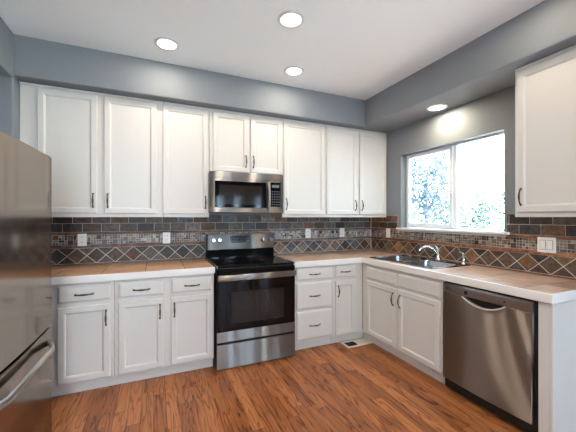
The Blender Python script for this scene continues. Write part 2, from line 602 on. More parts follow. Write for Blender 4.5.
def inset(poly, g):
    """shrink a convex ccw polygon by g"""
    n = len(poly)
    lines = []
    for i in range(n):
        (x0, y0), (x1, y1) = poly[i], poly[(i + 1) % n]
        dx, dy = x1 - x0, y1 - y0
        L = math.hypot(dx, dy)
        if L < 1e-9:
            return None
        nx, ny = -dy / L, dx / L
        lines.append((nx, ny, nx * x0 + ny * y0 + g))
    out = []
    for i in range(n):
        a1, b1, c1 = lines[i - 1]
        a2, b2, c2 = lines[i]
        det = a1 * b2 - a2 * b1
        if abs(det) < 1e-9:
            return None
        out.append(((c1 * b2 - c2 * b1) / det, (a1 * c2 - a2 * c1) / det))
    s = sum(out[i][0] * out[(i + 1) % n][1] - out[(i + 1) % n][0] * out[i][1] for i in range(n))
    return out if s > 1e-7 else None

def clip(poly, u0, u1, z0=-9, z1=9):
    def half(p, ax, lim, sign):
        out = []
        for i in range(len(p)):
            a, b = p[i], p[(i + 1) % len(p)]
            ia, ib = (a[ax] - lim) * sign >= -1e-9, (b[ax] - lim) * sign >= -1e-9
            if ia:
                out.append(a)
            if ia != ib:
                t = (lim - a[ax]) / (b[ax] - a[ax])
                out.append((a[0] + (b[0] - a[0]) * t, a[1] + (b[1] - a[1]) * t))
        return out
    for ax, lim, sg in ((0, u0, 1), (0, u1, -1), (1, z0, 1), (1, z1, -1)):
        poly = half(poly, ax, lim, sg)
        if len(poly) < 3:
            return None
    clean = []
    for q in poly:
        if not clean or math.hypot(q[0] - clean[-1][0], q[1] - clean[-1][1]) > 1e-6:
            clean.append(q)
    if len(clean) > 1 and math.hypot(clean[0][0] - clean[-1][0], clean[0][1] - clean[-1][1]) < 1e-6:
        clean.pop()
    return clean if len(clean) > 2 else None

ZD0, ZD1 = 0.927, 1.071
ZM0, ZM1 = 1.103, 1.193
ZL1 = 1.219
def backsplash(name, fn, U, top, phase, brick_phase, pal, blocked):
    """U = (u0, u1); top(u) = highest tiled z at u as a list of spans; blocked = window gap in u (u0, u1, z)"""
    u0, u1 = U
    T = Tiler(fn)
    F = Tiler(fn)
    # diamonds with their half tiles
    s, h = 0.1553, (ZD1 - ZD0)
    zc = (ZD0 + ZD1) / 2
    k0 = math.floor((u0 - phase) / s) - 1
    k1 = math.ceil((u1 - phase) / s) + 1
    for k in range(k0, k1 + 1):
        c = phase + k * s
        p = clip([(c - s / 2, zc), (c, ZD0), (c + s / 2, zc), (c, ZD1)], u0, u1)
        if p:
            T.add(p, random.choice(pal('diamond', c)), gap=0.0033)
        for zt in (ZD0, ZD1):
            p = clip([(c, zt), (c + s, zt), (c + s / 2, zc)], u0, u1)
            if p:
                T.add(p, random.choice(pal('half', c)), gap=0.0033)
    # stone liners
    for za, zb in ((0.9165, ZD0), (ZD1, ZM0), (ZM1, ZL1)):
        n = int((u1 - u0) / 0.2) + 1
        for i in range(n):
            p = clip([(u0 + i * 0.2, za), (u0 + i * 0.2 + 0.2, za), (u0 + i * 0.2 + 0.2, zb), (u0 + i * 0.2, zb)], u0, u1)
            if p:
                if zb == ZL1 and blocked and p[1][0] > blocked[0] and p[0][0] < blocked[1]:
                    for q in (clip(p, u0, blocked[0]), clip(p, blocked[1], u1)):
                        if q:
                            T.add(q, random.choice(pal('liner', p[0][0])), gap=0.0006, th=0.011, bev=0.003)
                else:
                    T.add(p, random.choice(pal('liner', p[0][0])), gap=0.0006, th=0.011 if zb > 1 else 0.006, bev=0.003 if zb > 1 else 0.001)
    # mosaic of small and doubled pieces
    c = (ZM1 - ZM0) / 4
    ncol = int((u1 - u0) / c)
    used = set()
    for i in range(ncol):
        for j in range(4):
            if (i, j) in used:
                continue
            w, hh = random.choice([(1, 1)] * 6 + [(2, 1), (1, 2), (2, 2)])
            cells = [(i + a, j + b) for a in range(w) for b in range(hh)]
            if any(q in used or q[0] >= ncol or q[1] >= 4 for q in cells):
                w = hh = 1
                cells = [(i, j)]
            used.update(cells)
            ua, za = u0 + i * c, ZM0 + j * c
            F.add([(ua, za), (ua + w * c, za), (ua + w * c, za + hh * c), (ua, za + hh * c)], random.choice(pal('mosaic', ua)), gap=0.0015, bev=0.001, th=0.0035)
    # two courses of brick shaped slate
    for row, (za, zb) in enumerate(((ZL1, 1.300), (1.300, 1.384))):
        s = 0.153
        ph = brick_phase + (0.5 * s if row else 0)
        for k in range(math.floor((u0 - ph) / s) - 1, math.ceil((u1 - ph) / s) + 1):
            p = clip([(ph + k * s, za), (ph + k * s + s, za), (ph + k * s + s, zb), (ph + k * s, zb)], u0, u1)
            if not p:
                continue
            rgb = random.choice(pal('brick', ph + k * s))
            parts = [p]
            if blocked and p[1][0] > blocked[0] and p[0][0] < blocked[1]:
                parts = [q for q in (clip(p, u0, blocked[0]), clip(p, blocked[1], u1)) if q]
            for q in parts:
                T.add(q, rgb, gap=0.0024)
    return T, F

def pal_back(kind, u):
    if kind == 'mosaic':
        return PAL['mosaic'] if u < -1.55 else PAL['mosaic_light'] + PAL['mosaic'][:4]
    if kind == 'liner':
        return PAL['liner'] if u < -1.5 else PAL['grey'][2:]
    if kind == 'brick':
        return PAL['slate'] if u < -2.5 else PAL['slate'] + PAL['grey']
    if u > -1.5:
        return PAL['grey'] + PAL['slate'][3:6]
    return PAL['slate'] + PAL['rust'][3:5] if kind == 'diamond' else PAL['slate'][:6]
def pal_right(kind, u):                      # u runs from the corner towards the camera
    if kind == 'mosaic':
        return PAL['mosaic']
    if kind == 'liner':
        return PAL['liner_rust']
    if kind == 'brick':
        return PAL['rust'] if u < 0.6 else PAL['slate']
    if kind == 'diamond':
        return PAL['rust'] if u < 0.6 else [(104, 84, 68), (118, 86, 60), (90, 74, 62), (126, 92, 62), (98, 80, 68)]
    return PAL['slate'] + PAL['rust'][3:]

def put_backsplash(name, fn, U, phase, bphase, pal, blocked, backing):
    root = bpy.data.objects.new(name, None)
    COL.objects.link(root)
    structure(root)
    T, F = backsplash(name, fn, U, None, phase, bphase, pal, blocked)
    link('grout_bed', backing, M['grout'], root)
    link('slate_tiles', T.bm, M['slate'], root)
    link('mosaic_tiles', F.bm, M['mosaic'], root)
G = 0.0035
put_backsplash('wall_backsplash_back', lambda u, z, d: (u, -G - d + 0.001, z), (-3.70, -0.012), -3.379, -3.337, pal_back, None,
               bx((-3.70, -0.001, -G, -0.0008, 0.916, 1.3695)))
put_backsplash('wall_backsplash_right', lambda u, z, d: (-G - d + 0.001, -u, z), (0.012, 2.44), 0.2085, 0.02, pal_right, (-WY1 - 0.032, -WY0 + 0.008),
               bx((-G, -0.0008, -0.004, -2.445, 0.916, ZM1 + 0.012), (-G, -0.0008, -0.004, WY1 + 0.032, ZM1, 1.385), (-G, -0.0008, WY0 - 0.008, -2.445, ZM1, 1.3695)))

# ------------------------------------------------------------------ cabinets
def pull(name, parent, x, z, yface, vertical, length=0.115):
    """bow pull of aged bronze on a front that faces -y"""
    bm = bmesh.new()
    n = 15
    pts, rd = [], []
    for i in range(n):
        t = i / (n - 1)
        s = (t - 0.5) * length
        d = 0.004 + 0.021 * (1 - abs(2 * t - 1) ** 2.6)
        r = 0.0046 + 0.0030 * math.exp(-((t - 0.5) / 0.2) ** 2) + (0.0018 if i in (1, n - 2) else 0)
        pts.append((x, yface - d, z + s) if vertical else (x + s, yface - d, z))
        rd.append(r)
    sweep(bm, pts, rd, 8)
    for e in (-0.5, 0.5):
        c = Vector((x, yface, z + e * length) if vertical else (x + e * length, yface, z))
        lathe(bm, [(0.0075, 0), (0.0075, 0.003), (0.005, 0.006), (0.0, 0.0065)], 10, Matrix.Translation(c) @ FACE_FRONT, cap_last=False)
    fix_normals(bm)
    return link(name, bm, M['bronze'], parent, smooth=True)

def wall_cabinet(label, loc, rz, W, H, doors, depth=0.305, group=None):
    """doors: (x0, x1, z0, z1, pull side 'l'/'r'), all local; pull centred 0.105 above the door foot"""
    r = thing('wall_cabinet', label, 'cabinet', loc, rz, group)
    g = 0.0012
    bm = bmesh.new()
    box(bm, g, W - g, -depth, -0.001, 0.0, H, 0.0015)
    # face frame rails stand 1 mm proud
    box(bm, g, W - g, -depth - 0.001, -depth + 0.01, -0.012, 0.028, 0.001)
    link('body', bm, M['cab'], r)
    link('cornice', bx((g, W - g, -depth - 0.008, -depth + 0.006, H - 0.020, H - 0.001), bev=0.003), M['cab'], r)
    for x0, x1, z0, z1, side in doors:
        d = link('door', panel(x0, x1, z0, z1, -depth - 0.0012, DOOR), M['cab'], r)
        hx = x0 + 0.028 if side == 'l' else x1 - 0.028
        pull('handle', d, hx, z0 + 0.110, -depth - 0.0212, True)
    return r

UB, UH = 1.3705, 2.4355 - 1.3705
D0, D1 = 0.022, UH - 0.034
LG = 'wall cabinets on the range wall'
wall_cabinet('tall white two-door wall cabinet above the counter, directly behind the refrigerator', (-3.703, 0, UB), 0, 1.058, UH,
             [(0.117, 0.530, D0, D1, 'r'), (0.582, 0.999, D0, D1, 'l')], group=LG)
wall_cabinet('tall white single-door wall cabinet on the refrigerator side of the microwave', (-2.645 + 0.001, 0, UB), 0, 0.4165, UH, [(-0.006, 0.406, D0, D1, 'r')], group=LG)
wall_cabinet('short white two-door wall cabinet right above the microwave', (-2.2265, 0, 1.806), 0, 0.775, 2.4355 - 1.806,
             [(0.034, 0.396, 0.016, 2.4355 - 1.806 - 0.034, 'r'), (0.420, 0.768, 0.016, 2.4355 - 1.806 - 0.034, 'l')], group=LG)
wall_cabinet('tall white single-door wall cabinet on the window side of the microwave', (-1.4505, 0, UB), 0, 0.542, UH, [(0.018, 0.529, D0, D1, 'l')], group=LG)
wall_cabinet('tall white two-door wall cabinet in the corner next to the window', (-0.9075, 0, UB), 0, 0.9065, UH,
             [(0.014, 0.438, D0, D1, 'r'), (0.478, 0.876, D0, D1, 'l')], group=LG)
wall_cabinet('tall white wall cabinet alone on the window wall, above the light switches', (0, -1.997, UB), rad(-90), 0.432, UH, [(0.024, 0.408, D0, D1, 'l')])

FD = 0.610                                            # face frame plane of the base cabinets
def base_cabinet(label, loc, rz, W, doors, drawers, hollow=False, toe=0.535, group=None, ext=(0, 0)):
    r = thing('base_cabinet', label, 'cabinet', loc, rz, group)
    g = 0.001
    H0, H1 = 0.095, 0.858
    bm = bmesh.new()
    if hollow:
        box(bm, g, 0.018, -FD + 0.02, -0.002, H0, H1)
        box(bm, W - 0.018, W - g, -FD + 0.02, -0.002, H0, H1)
        box(bm, g, W - g, -FD + 0.02, -0.002, H0, H0 + 0.018)
        box(bm, g, W - g, -0.02, -0.002, H0, H1)
        box(bm, g, W - g, -FD, -FD + 0.02, H0, H1, 0.001)
    else:
        box(bm, g, W - g, -FD, -0.002, H0, H1, 0.001)
    link('body', bm, M['cab'], r)
    link('toe_kick', bx((g - ext[0], W - g + ext[1], -toe - 0.022, -toe, 0.001, H0 - 0.0006), bev=0.001), M['cab'], r)
    for x0, x1, z0, z1, side in doors:
        d = link('door', panel(x0, x1, z0, z1, -FD - 0.0002, DOOR), M['cab'], r)
        hx = x0 + 0.027 if side == 'l' else x1 - 0.027
        pull('handle', d, hx, z1 - 0.105, -FD - 0.0202, True)
    for x0, x1, z0, z1, has in drawers:
        d = link('drawer', panel(x0, x1, z0, z1, -FD - 0.0002, SLAB), M['cab'], r) if has else link('false_front', panel(x0, x1, z0, z1, -FD - 0.0002, SLAB), M['cab'], r)
        if has:
            pull('handle', d, (x0 + x1) / 2, (z0 + z1) / 2 - 0.004, -FD - 0.0202, False)
    return r
B0, B1, R0, R1 = 0.112, 0.680, 0.714, 0.836
X0 = -3.703
base_cabinet('white base cabinet with one drawer over one door, right beside the refrigerator', (X0, 0, 0), 0, 0.690,
             [(0.322, 0.663, B0, B1, 'r')], [(0.322, 0.663, R0, R1, True)])
X0 = -3.0125
base_cabinet('white base cabinet with two drawers over two doors, left of the range', (X0, 0, 0), 0, 0.7785,
             [(0.030, 0.361, B0, B1, 'r'), (0.419, 0.761, B0, B1, 'l')], [(0.030, 0.361, R0, R1, True), (0.419, 0.761, R0, R1, True)])
base_cabinet('white base cabinet of three stacked drawers, right of the range', (-1.4505, 0, 0), 0, 0.459,
             [], [(0.029, 0.436, 0.722, R1 + 0.008, True), (0.029, 0.436, 0.430, 0.694, True), (0.029, 0.436, 0.122, 0.404, True)])
base_cabinet('narrow white base cabinet with a small drawer over a door, in the inside corner', (-0.9910, 0, 0), 0, 0.3795,
             [(0.024, 0.272, B0, B1, 'l')], [(0.024, 0.272, R0 + 0.006, R1 + 0.008, True)], ext=(0, 0.055))
base_cabinet('white sink base cabinet with two doors below two blank panels', (0, -0.6115, 0), rad(-90), 1.0325,
             [(0.088, 0.522, B0, B1, 'r'), (0.556, 1.009, B0, B1, 'l')], [(0.088, 0.522, 0.706, 0.824, False), (0.556, 1.009, 0.706, 0.824, False)], hollow=True, ext=(0.0535, 0))
# white side panel and filler at the end of the run
e = thing('end_panel', 'white cabinet end panel closing the counter run beside the dishwasher', 'cabinet panel', (0, -2.3005, 0), rad(-90))
link('side_panel', bx((0.058, 0.0735, -0.6105, -0.001, 0.001, 0.858), bev=0.0015), M['cab'], e)
link('filler_stile', bx((0.001, 0.0575, -FD, -FD + 0.02, 0.001, 0.858), bev=0.001), M['cab'], e)

# ------------------------------------------------------------------ tiled countertops
CT, CE, CD = 0.914, 0.8595, 0.6409
def counter(label, region, holes, edges, ox, oy, tan, grp=None):
    """region / holes: list of (x0, x1, y0, y1); edges: boxes of the white edge tile"""
    r = thing('countertop', label, 'countertop', (0, 0, 0))
    bm = bmesh.new()
    def minus(rects, h):
        out = []
        for a, b, c, d in rects:
            if h[0] >= b or h[1] <= a or h[2] >= d or h[3] <= c:
                out.append((a, b, c, d))
                continue
            if a < h[0]: out.append((a, h[0], c, d))
            if b > h[1]: out.append((h[1], b, c, d))
            m0, m1 = max(a, h[0]), min(b, h[1])
            if c < h[2]: out.append((m0, m1, c, h[2]))
            if d > h[3]: out.append((m0, m1, h[3], d))
        return out
    slab = list(region)
    for h in holes:
        slab = minus(slab, h)
    for a, b, c, d in slab:
        box(bm, a, b, c, d, CE + 0.0005, CT - 0.0035)
    link('slab', bm, M['grout_dark'], r)
    T = Tiler(lambda u, v, d: (u, v, CT - 0.0045 + d), 0.0045)
    s = 0.3145
    for a, b, c, d in region:
        i0, i1 = math.floor((a - ox) / s), math.ceil((b - ox) / s)
        j0, j1 = math.floor((c - oy) / s), math.ceil((d - oy) / s)
        for i in range(i0, i1):
            for j in range(j0, j1):
                rc = (max(a, ox + i * s), min(b, ox + i * s + s), max(c, oy + j * s), min(d, oy + j * s + s))
                if rc[1] - rc[0] < 0.006 or rc[3] - rc[2] < 0.006:
                    continue
                st = random.getstate()
                base = random.choice(tan)
                pieces = [rc]
                for h in holes:
                    pieces = minus(pieces, h)
                full = len(pieces) == 1
                for p in pieces:
                    T.add([(p[0], p[2]), (p[1], p[2]), (p[1], p[3]), (p[0], p[3])], base, gap=0.0028 if full else 0.0004, bev=0.001, jitter=0.05 if full else 0.0)
    link('top_tiles', T.bm, M['counter'], r)
    bm = bmesh.new()
    for q in edges:
        box(bm, *q, CE, CT + 0.001, 0.004, 2)
    link('edge_tiles', bm, M['edge'], r)
    return r
TAN = [(192, 150, 117), (186, 143, 110), (196, 156, 124), (182, 138, 105)]
EW = 0.020
xl = -2.2285
counter('tan tiled countertop with white edge, between refrigerator and range', [(-3.703, xl, -CD + EW, -0.0045)], [],
        [(-3.703, xl, -CD, -CD + EW - 0.0005)], -3.420, -0.3145 - 0.0045, TAN)
xr, ye = -1.4555, -2.3885
SH = (-0.535, -0.075, -1.455, -0.680)
counter('L-shaped tan tiled countertop with white edge, holding the sink', [(xr, -0.0045, -CD + EW, -0.0045), (-CD + EW, -0.0045, ye + EW, -CD + EW)], [SH],
        [(xr, -CD, -CD, -CD + EW - 0.0005), (-CD, -CD + EW - 0.0005, ye, -CD + EW - 0.0005), (-CD + EW - 0.0005, -0.001, ye, ye + EW - 0.0005)], -1.4555 - 0.16, -0.3145 - 0.0045, [(180, 150, 130), (172, 142, 122), (186, 158, 140), (166, 136, 116)])

# ------------------------------------------------------------------ range
rg = thing('range', 'stainless steel and black electric range standing between the countertops', 'range', (-1.842, 0, 0))
hw = 0.3785
link('body', bx((-hw, hw, -0.640, -0.02, 0.02, 0.905), bev=0.003), M['black'], rg)
for sx in (-1, 1):
    for yy in (-0.08, -0.58):
        bm = bmesh.new()
        lathe(bm, [(0.016, 0.0005), (0.016, 0.006), (0.010, 0.008), (0.010, 0.0198)], 10, Matrix.Translation((sx * 0.33, yy, 0)))
        link('foot', fix_normals(bm), M['black_matt'], rg)
ct = link('cooktop', bx((-hw - 0.0005, hw + 0.0005, -0.672, -0.095, 0.9055, 0.922), bev=0.004, seg=2), M['black_glass'], rg)
def annulus(r0, r1, cx, cy, z, n=40, h=0.0006):
    bm = bmesh.new()
    loops = []
    for r, zz in ((r0, z), (r0, z + h), (r1, z + h), (r1, z)):
        loops.append([(cx + r * math.cos(2 * PI * k / n), cy + r * math.sin(2 * PI * k / n), zz) for k in range(n)])
    loops.append(loops[0])
    loops_to_bm(bm, loops, cap_last=False)
    return fix_normals(bm)
for cx, cy, rr in ((-0.19, -0.50, 0.105), (0.19, -0.50, 0.085), (-0.19, -0.23, 0.075), (0.19, -0.23, 0.100)):
    link('burner_ring', annulus(rr - 0.004, rr, cx, cy, 0.9221), M['burner'], ct)
for q in ((-hw - 0.002, -hw + 0.010), (hw - 0.010, hw + 0.002)):
    link('cooktop_trim', bx((q[0], q[1], -0.676, -0.095, 0.906, 0.9245), bev=0.002), M['steel_dark'], ct)
# backguard: black riser, slanted steel control fascia
bm = bmesh.new()
sec = [(-0.020, 0.9056), (-0.092, 0.9056), (-0.092, 0.930), (-0.080, 1.006), (-0.080, 1.012), (-0.020, 1.012)]
loops_to_bm(bm, [[(x, y, z) for y, z in sec] for x in (-hw, hw)], cap_first=True)
bg = link('backguard', fix_normals(bm), M['black_glass'], rg)
bm = bmesh.new()
sec = [(-0.020, 1.0125), (-0.098, 1.0125), (-0.103, 1.020), (-0.088, 1.165), (-0.078, 1.178), (-0.020, 1.180)]
loops_to_bm(bm, [[(x, y, z) for y, z in sec] for x in (-hw + 0.012, hw - 0.003)], cap_first=True)
fas = link('control_fascia', fix_normals(bm), M['steel'], bg)
link('end_cap', bx((-hw, -hw + 0.0115, -0.100, -0.020, 1.0125, 1.178), bev=0.003), M['black'], bg)
link('end_cap', bx((hw - 0.0025, hw, -0.100, -0.020, 1.0125, 1.178), bev=0.001), M['black'], bg)
def on_fascia(x, z, d=0.0):
    t = (z - 1.020) / 0.145
    return Vector((x, -0.103 + 0.015 * t - d, z))
tilt = Matrix.Rotation(rad(90 - 5.9), 4, 'X')
bm = bmesh.new()
dsp = bx((-0.115, 0.108, -0.003, 0.001, -0.038, 0.038), bev=0.001)
bmesh.ops.transform(dsp, matrix=Matrix.Translation(on_fascia(-0.013, 1.118)) @ Matrix.Rotation(rad(-5.9), 4, 'X'), verts=dsp.verts)
dp = link('display', dsp, M['display'], fas)
keys = bmesh.new()
for i in range(6):
    for j in range(2):
        if i in (2, 3) and j == 1:
            continue
        x = -0.098 + i * 0.036
        box(keys, x, x + 0.022, -0.0042, -0.0025, -0.026 + j * 0.030, -0.012 + j * 0.030)
box(keys, -0.030, 0.024, -0.0042, -0.0025, 0.004, 0.026)
bmesh.ops.transform(keys, matrix=Matrix.Translation(on_fascia(-0.013, 1.118)) @ Matrix.Rotation(rad(-5.9), 4, 'X'), verts=keys.verts)
link('touch_keys', keys, M['print'], dp)
for x in (-0.308, -0.243, 0.247, 0.331):
    bm = bmesh.new()
    mt = Matrix.Translation(on_fascia(x, 1.112)) @ tilt
    lathe(bm, [(0.027, 0.0), (0.027, 0.004), (0.023, 0.008), (0.021, 0.026), (0.018, 0.030), (0.0, 0.030)], 22, mt, cap_last=False)
    kb = link('knob', fix_normals(bm), M['chrome'], fas, smooth=True)
    b2 = bx((-0.004, 0.004, -0.020, 0.020, 0.028, 0.036), bev=0.0015)
    bmesh.ops.transform(b2, matrix=mt, verts=b2.verts)
    link('grip', b2, M['chrome'], kb)
# oven door
yd = -0.6405
door = link('oven_door', bx((-hw + 0.002, hw - 0.002, yd - 0.040, yd, 0.340, 0.893), bev=0.005, seg=2), M['black_glass'], rg)
link('bottom_strip', bx((-hw + 0.002, hw - 0.002, yd - 0.042, yd, 0.250, 0.3395), bev=0.004, seg=2), M['steel'], door)
win = link('oven_window', panel(-0.255, 0.262, 0.405, 0.690, yd - 0.0402, [(0, 0), (0, 0.0012), (0.004, 0.0014), (0.006, 0.0006)]), M['oven_glass'], door)
rk = bmesh.new()
for zz in (0.475, 0.545):
    box(rk, -0.245, 0.250, yd - 0.0420, yd - 0.0412, zz, zz + 0.0022)
link('oven_rack_lines', rk, M['burner'], win)
bm = bmesh.new()
n = 13
pts = []
for i in range(n):
    t = i / (n - 1)
    pts.append((-hw + 0.004 + t * (2 * hw - 0.008), yd - 0.070 - 0.010 * math.sin(PI * t), 0.822))
sweep(bm, pts, 0.014, 12, flat=(0.9, 1.9))
for sx in (-1, 1):
    box(bm, sx * (hw - 0.028) - 0.014, sx * (hw - 0.028) + 0.014, yd - 0.070, yd - 0.039, 0.808, 0.836, 0.004)
link('oven_handle', fix_normals(bm), M['steel'], door, smooth=True)
def emblem(name, parent, c, r, mats, rot=FACE_FRONT):
    bm = bmesh.new()
    mt = Matrix.Translation(c) @ rot
    lathe(bm, [(r, 0), (r, 0.0012), (r * 0.86, 0.0016), (r * 0.80, 0.0009), (0, 0.0009)], 24, mt, cap_last=False)
    # two small looped strokes inside the ring
    for sx in (-1, 1):
        pts = [mt @ Vector((sx * r * 0.28 + r * 0.24 * math.cos(a), r * 0.36 * math.sin(a), 0.0012)) for a in [2 * PI * k / 12 for k in range(11)]]
        sweep(bm, pts, r * 0.07, 5)
    return link(name, fix_normals(bm), mats, parent)
emblem('emblem', door, Vector((-0.004, yd - 0.0421, 0.296)), 0.016, M['steel_dark'])
dr = link('storage_drawer', bx((-hw + 0.002, hw - 0.002, yd - 0.040, yd, 0.014, 0.226), bev=0.004, seg=2), M['steel'], rg)
link('drawer_lip', bx((-hw + 0.002, hw - 0.002, yd - 0.030, yd, 0.2265, 0.2425), bev=0.002), M['black'], dr)

# ------------------------------------------------------------------ microwave
mw = thing('microwave', 'stainless steel over-the-range microwave with black window, above the range', 'microwave', (-2.2325, 0, 1.405))
MWW, MWH = 0.761, 0.3995
link('body', bx((0, MWW, -0.372, -0.008, 0.0, MWH), bev=0.003), M['steel_dark'], mw)
yf = -0.3725
link('vent_band', bx((0, MWW, yf - 0.028, yf, 0.334, MWH), bev=0.004, seg=2), M['steel'], mw)
bm = bmesh.new()
DX = 0.590
md = link('door', panel(0.0, DX, 0.0, 0.333, yf, [(0, 0), (0, 0.024), (0.004, 0.028), (0.044, 0.028), (0.046, 0.026)]), M['steel'], mw)
link('window', bx((0.046, DX - 0.022, yf - 0.0295, yf - 0.02, 0.050, 0.308), bev=0.001), M['black_glass'], md)
link('window_mesh', bx((0.085, DX - 0.075, yf - 0.0302, yf - 0.0297, 0.080, 0.272)), M['oven_glass'], md)
bm = bmesh.new()
pts = []
for i in range(15):
    t = i / 14
    pts.append((DX + 0.002, yf - 0.030 - 0.030 * (1 - abs(2 * t - 1) ** 3), 0.022 + 0.292 * t))
sweep(bm, pts, [0.011] * 15, 12, flat=(1.2, 0.8))
link('handle', fix_normals(bm), M['steel'], md, smooth=True)
cp = link('control_panel', panel(DX + 0.001, MWW, 0.0, 0.333, yf, [(0, 0), (0, 0.024), (0.004, 0.028)]), M['steel'], mw)
kp = link('keypad', bx((DX + 0.026, MWW - 0.032, yf - 0.0295, yf - 0.02, 0.062, 0.316), bev=0.001), M['black_glass'], cp)
ks = bmesh.new()
for i in range(4):
    for j in range(6):
        x = DX + 0.040 + i * 0.025
        z = 0.080 + j * 0.027
        box(ks, x, x + 0.012, yf - 0.0305, yf - 0.029, z, z + 0.011)
box(ks, DX + 0.042, MWW - 0.050, yf - 0.0302, yf - 0.029, 0.262, 0.290)
link('key_prints', ks, M['key'], kp)

# ------------------------------------------------------------------ dishwasher
dw = thing('dishwasher', 'stainless steel dishwasher under the counter end', 'dishwasher', (0, -1.6465, 0), rad(-90))
DWX0, DWX1 = 0.008, 0.628
link('body', bx((0.004, 0.648, -0.598, -0.03, 0.02, 0.852)), M['black_matt'], dw)
prof_d = []
# door skin with gentle bow, one mesh; pocket handle cut as a recess in the strip above
bm = bmesh.new()
nx = 24
ZT, ZK = 0.776, 0.842
def bow(x):
    t = (x - DWX0) / (DWX1 - DWX0)
    return -0.628 - 0.010 * math.sin(PI * t)
def smile(x):                                          # lower rim of the pocket
    t = (x - 0.180) / 0.300
    return ZT - 0.052 * math.sin(PI * t) ** 0.8 if 0 < t < 1 else ZT
front, back = [], []
xs = sorted(set([DWX0 + (DWX1 - DWX0) * i / nx for i in range(nx + 1)] + [0.180 + 0.3 * i / 20 for i in range(21)]))
rows = []
for x in xs:
    zt = smile(x)
    rows.append([bm.verts.new(p) for p in ((x, -0.599, 0.100), (x, bow(x), 0.100), (x, bow(x) - 0.001, (0.100 + zt) / 2), (x, bow(x), zt - 0.004), (x, bow(x) + 0.006, zt), (x, -0.599, zt))])
for a, b in zip(rows[:-1], rows[1:]):
    for k in range(6):
        j = (k + 1) % 6
        bm.faces.new((a[k], a[j], b[j], b[k]))
bm.faces.new(list(reversed(rows[0])))
bm.faces.new(rows[-1])
dd = link('door', fix_normals(bm), M['steel_dw'], dw, smooth=True)
bm = bmesh.new()
pts = [(x, bow(x) - 0.003, smile(x) - 0.002) for x in xs if 0.17 < x < 0.49]
sweep(bm, pts, 0.0055, 8)
link('handle_lip', fix_normals(bm), M['lip'], dd, smooth=True)
rows = []
bm = bmesh.new()
for x in xs:
    rows.append([bm.verts.new(p) for p in ((x, -0.599, ZT + 0.001), (x, bow(x) + 0.004, ZT + 0.001), (x, bow(x) + 0.001, ZT + 0.006), (x, bow(x) + 0.001, ZK - 0.006), (x, bow(x) + 0.008, ZK), (x, -0.599, ZK))])
for a, b in zip(rows[:-1], rows[1:]):
    for k in range(6):
        j = (k + 1) % 6
        bm.faces.new((a[k], a[j], b[j], b[k]))
bm.faces.new(list(reversed(rows[0])))
bm.faces.new(rows[-1])
cs = link('control_strip', fix_normals(bm), M['steel_dark'], dw, smooth=True)
link('handle_pocket', bx((0.185, 0.475, -0.606, -0.5992, ZT - 0.052, ZT)), M['black_matt'], dd)
ks = bmesh.new()
for x, w, h in ((0.196, 0.024, 0.024), (0.470, 0.010, 0.012)):
    link('control_window', bx((x, x + w, bow(x) - 0.0005, bow(x) + 0.004, 0.806 - h / 2, 0.806 + h / 2)), M['black_matt'], cs)
for i in range(9):
    x = 0.245 + i * 0.024
    box(ks, x, x + 0.008, bow(x) - 0.0003, bow(x) + 0.004, 0.806, 0.809)
link('button_print', ks, M['black_matt'], cs)
ks = bmesh.new()
for k in range(3):
    box(ks, 0.035, 0.095 - k * 0.014, bow(0.06) - 0.0004, bow(0.06) + 0.004, 0.800 + k * 0.009, 0.803 + k * 0.009)
link('corner_print', ks, M['black_matt'], cs)
emblem('emblem', dd, Vector((0.298, bow(0.298) - 0.0008, 0.196)), 0.014, M['steel_dark'])
link('toe_panel', bx((0.004, 0.648, -0.56, -0.545, 0.0, 0.092)), M['black_matt'], dw)
for x in (0.04, 0.085):
    bm = bmesh.new()
    lathe(bm, [(0.007, 0), (0.007, 0.006), (0.003, 0.007)], 10, Matrix.Translation((x, -0.5605, 0.055)) @ FACE_FRONT)
    link('screw', fix_normals(bm), M['chrome'], dw)

# ------------------------------------------------------------------ sink, faucet, sprayer
sk = thing('kitchen_sink', 'double-bowl stainless steel sink set in the counter below the window', 'sink', (0, 0, CT + 0.0005))
rx0, rx1, ry0, ry1 = -0.552, -0.058, -1.474, -0.664
bowls = [(-0.520, -0.165, -1.045, -0.690), (-0.520, -0.165, -1.448, -1.080)]
bm = bmesh.new()
def rect_minus(rects, h):
    out = []
    for a, b, c, d in rects:
        if h[0] >= b or h[1] <= a or h[2] >= d or h[3] <= c:
            out.append((a, b, c, d)); continue
        if a < h[0]: out.append((a, h[0], c, d))
        if b > h[1]: out.append((h[1], b, c, d))
        m0, m1 = max(a, h[0]), min(b, h[1])
        if c < h[2]: out.append((m0, m1, c, h[2]))
        if d > h[3]: out.append((m0, m1, h[3], d))
    return out
rects = [(rx0, rx1, ry0, ry1)]
for b in bowls:
    rects = rect_minus(rects, b)
ZR = 0.007
for a, b, c, d in rects:
    vs = [bm.verts.new(p) for p in ((a, c, ZR), (b, c, ZR), (b, d, ZR), (a, d, ZR))]
    bm.faces.new(vs)
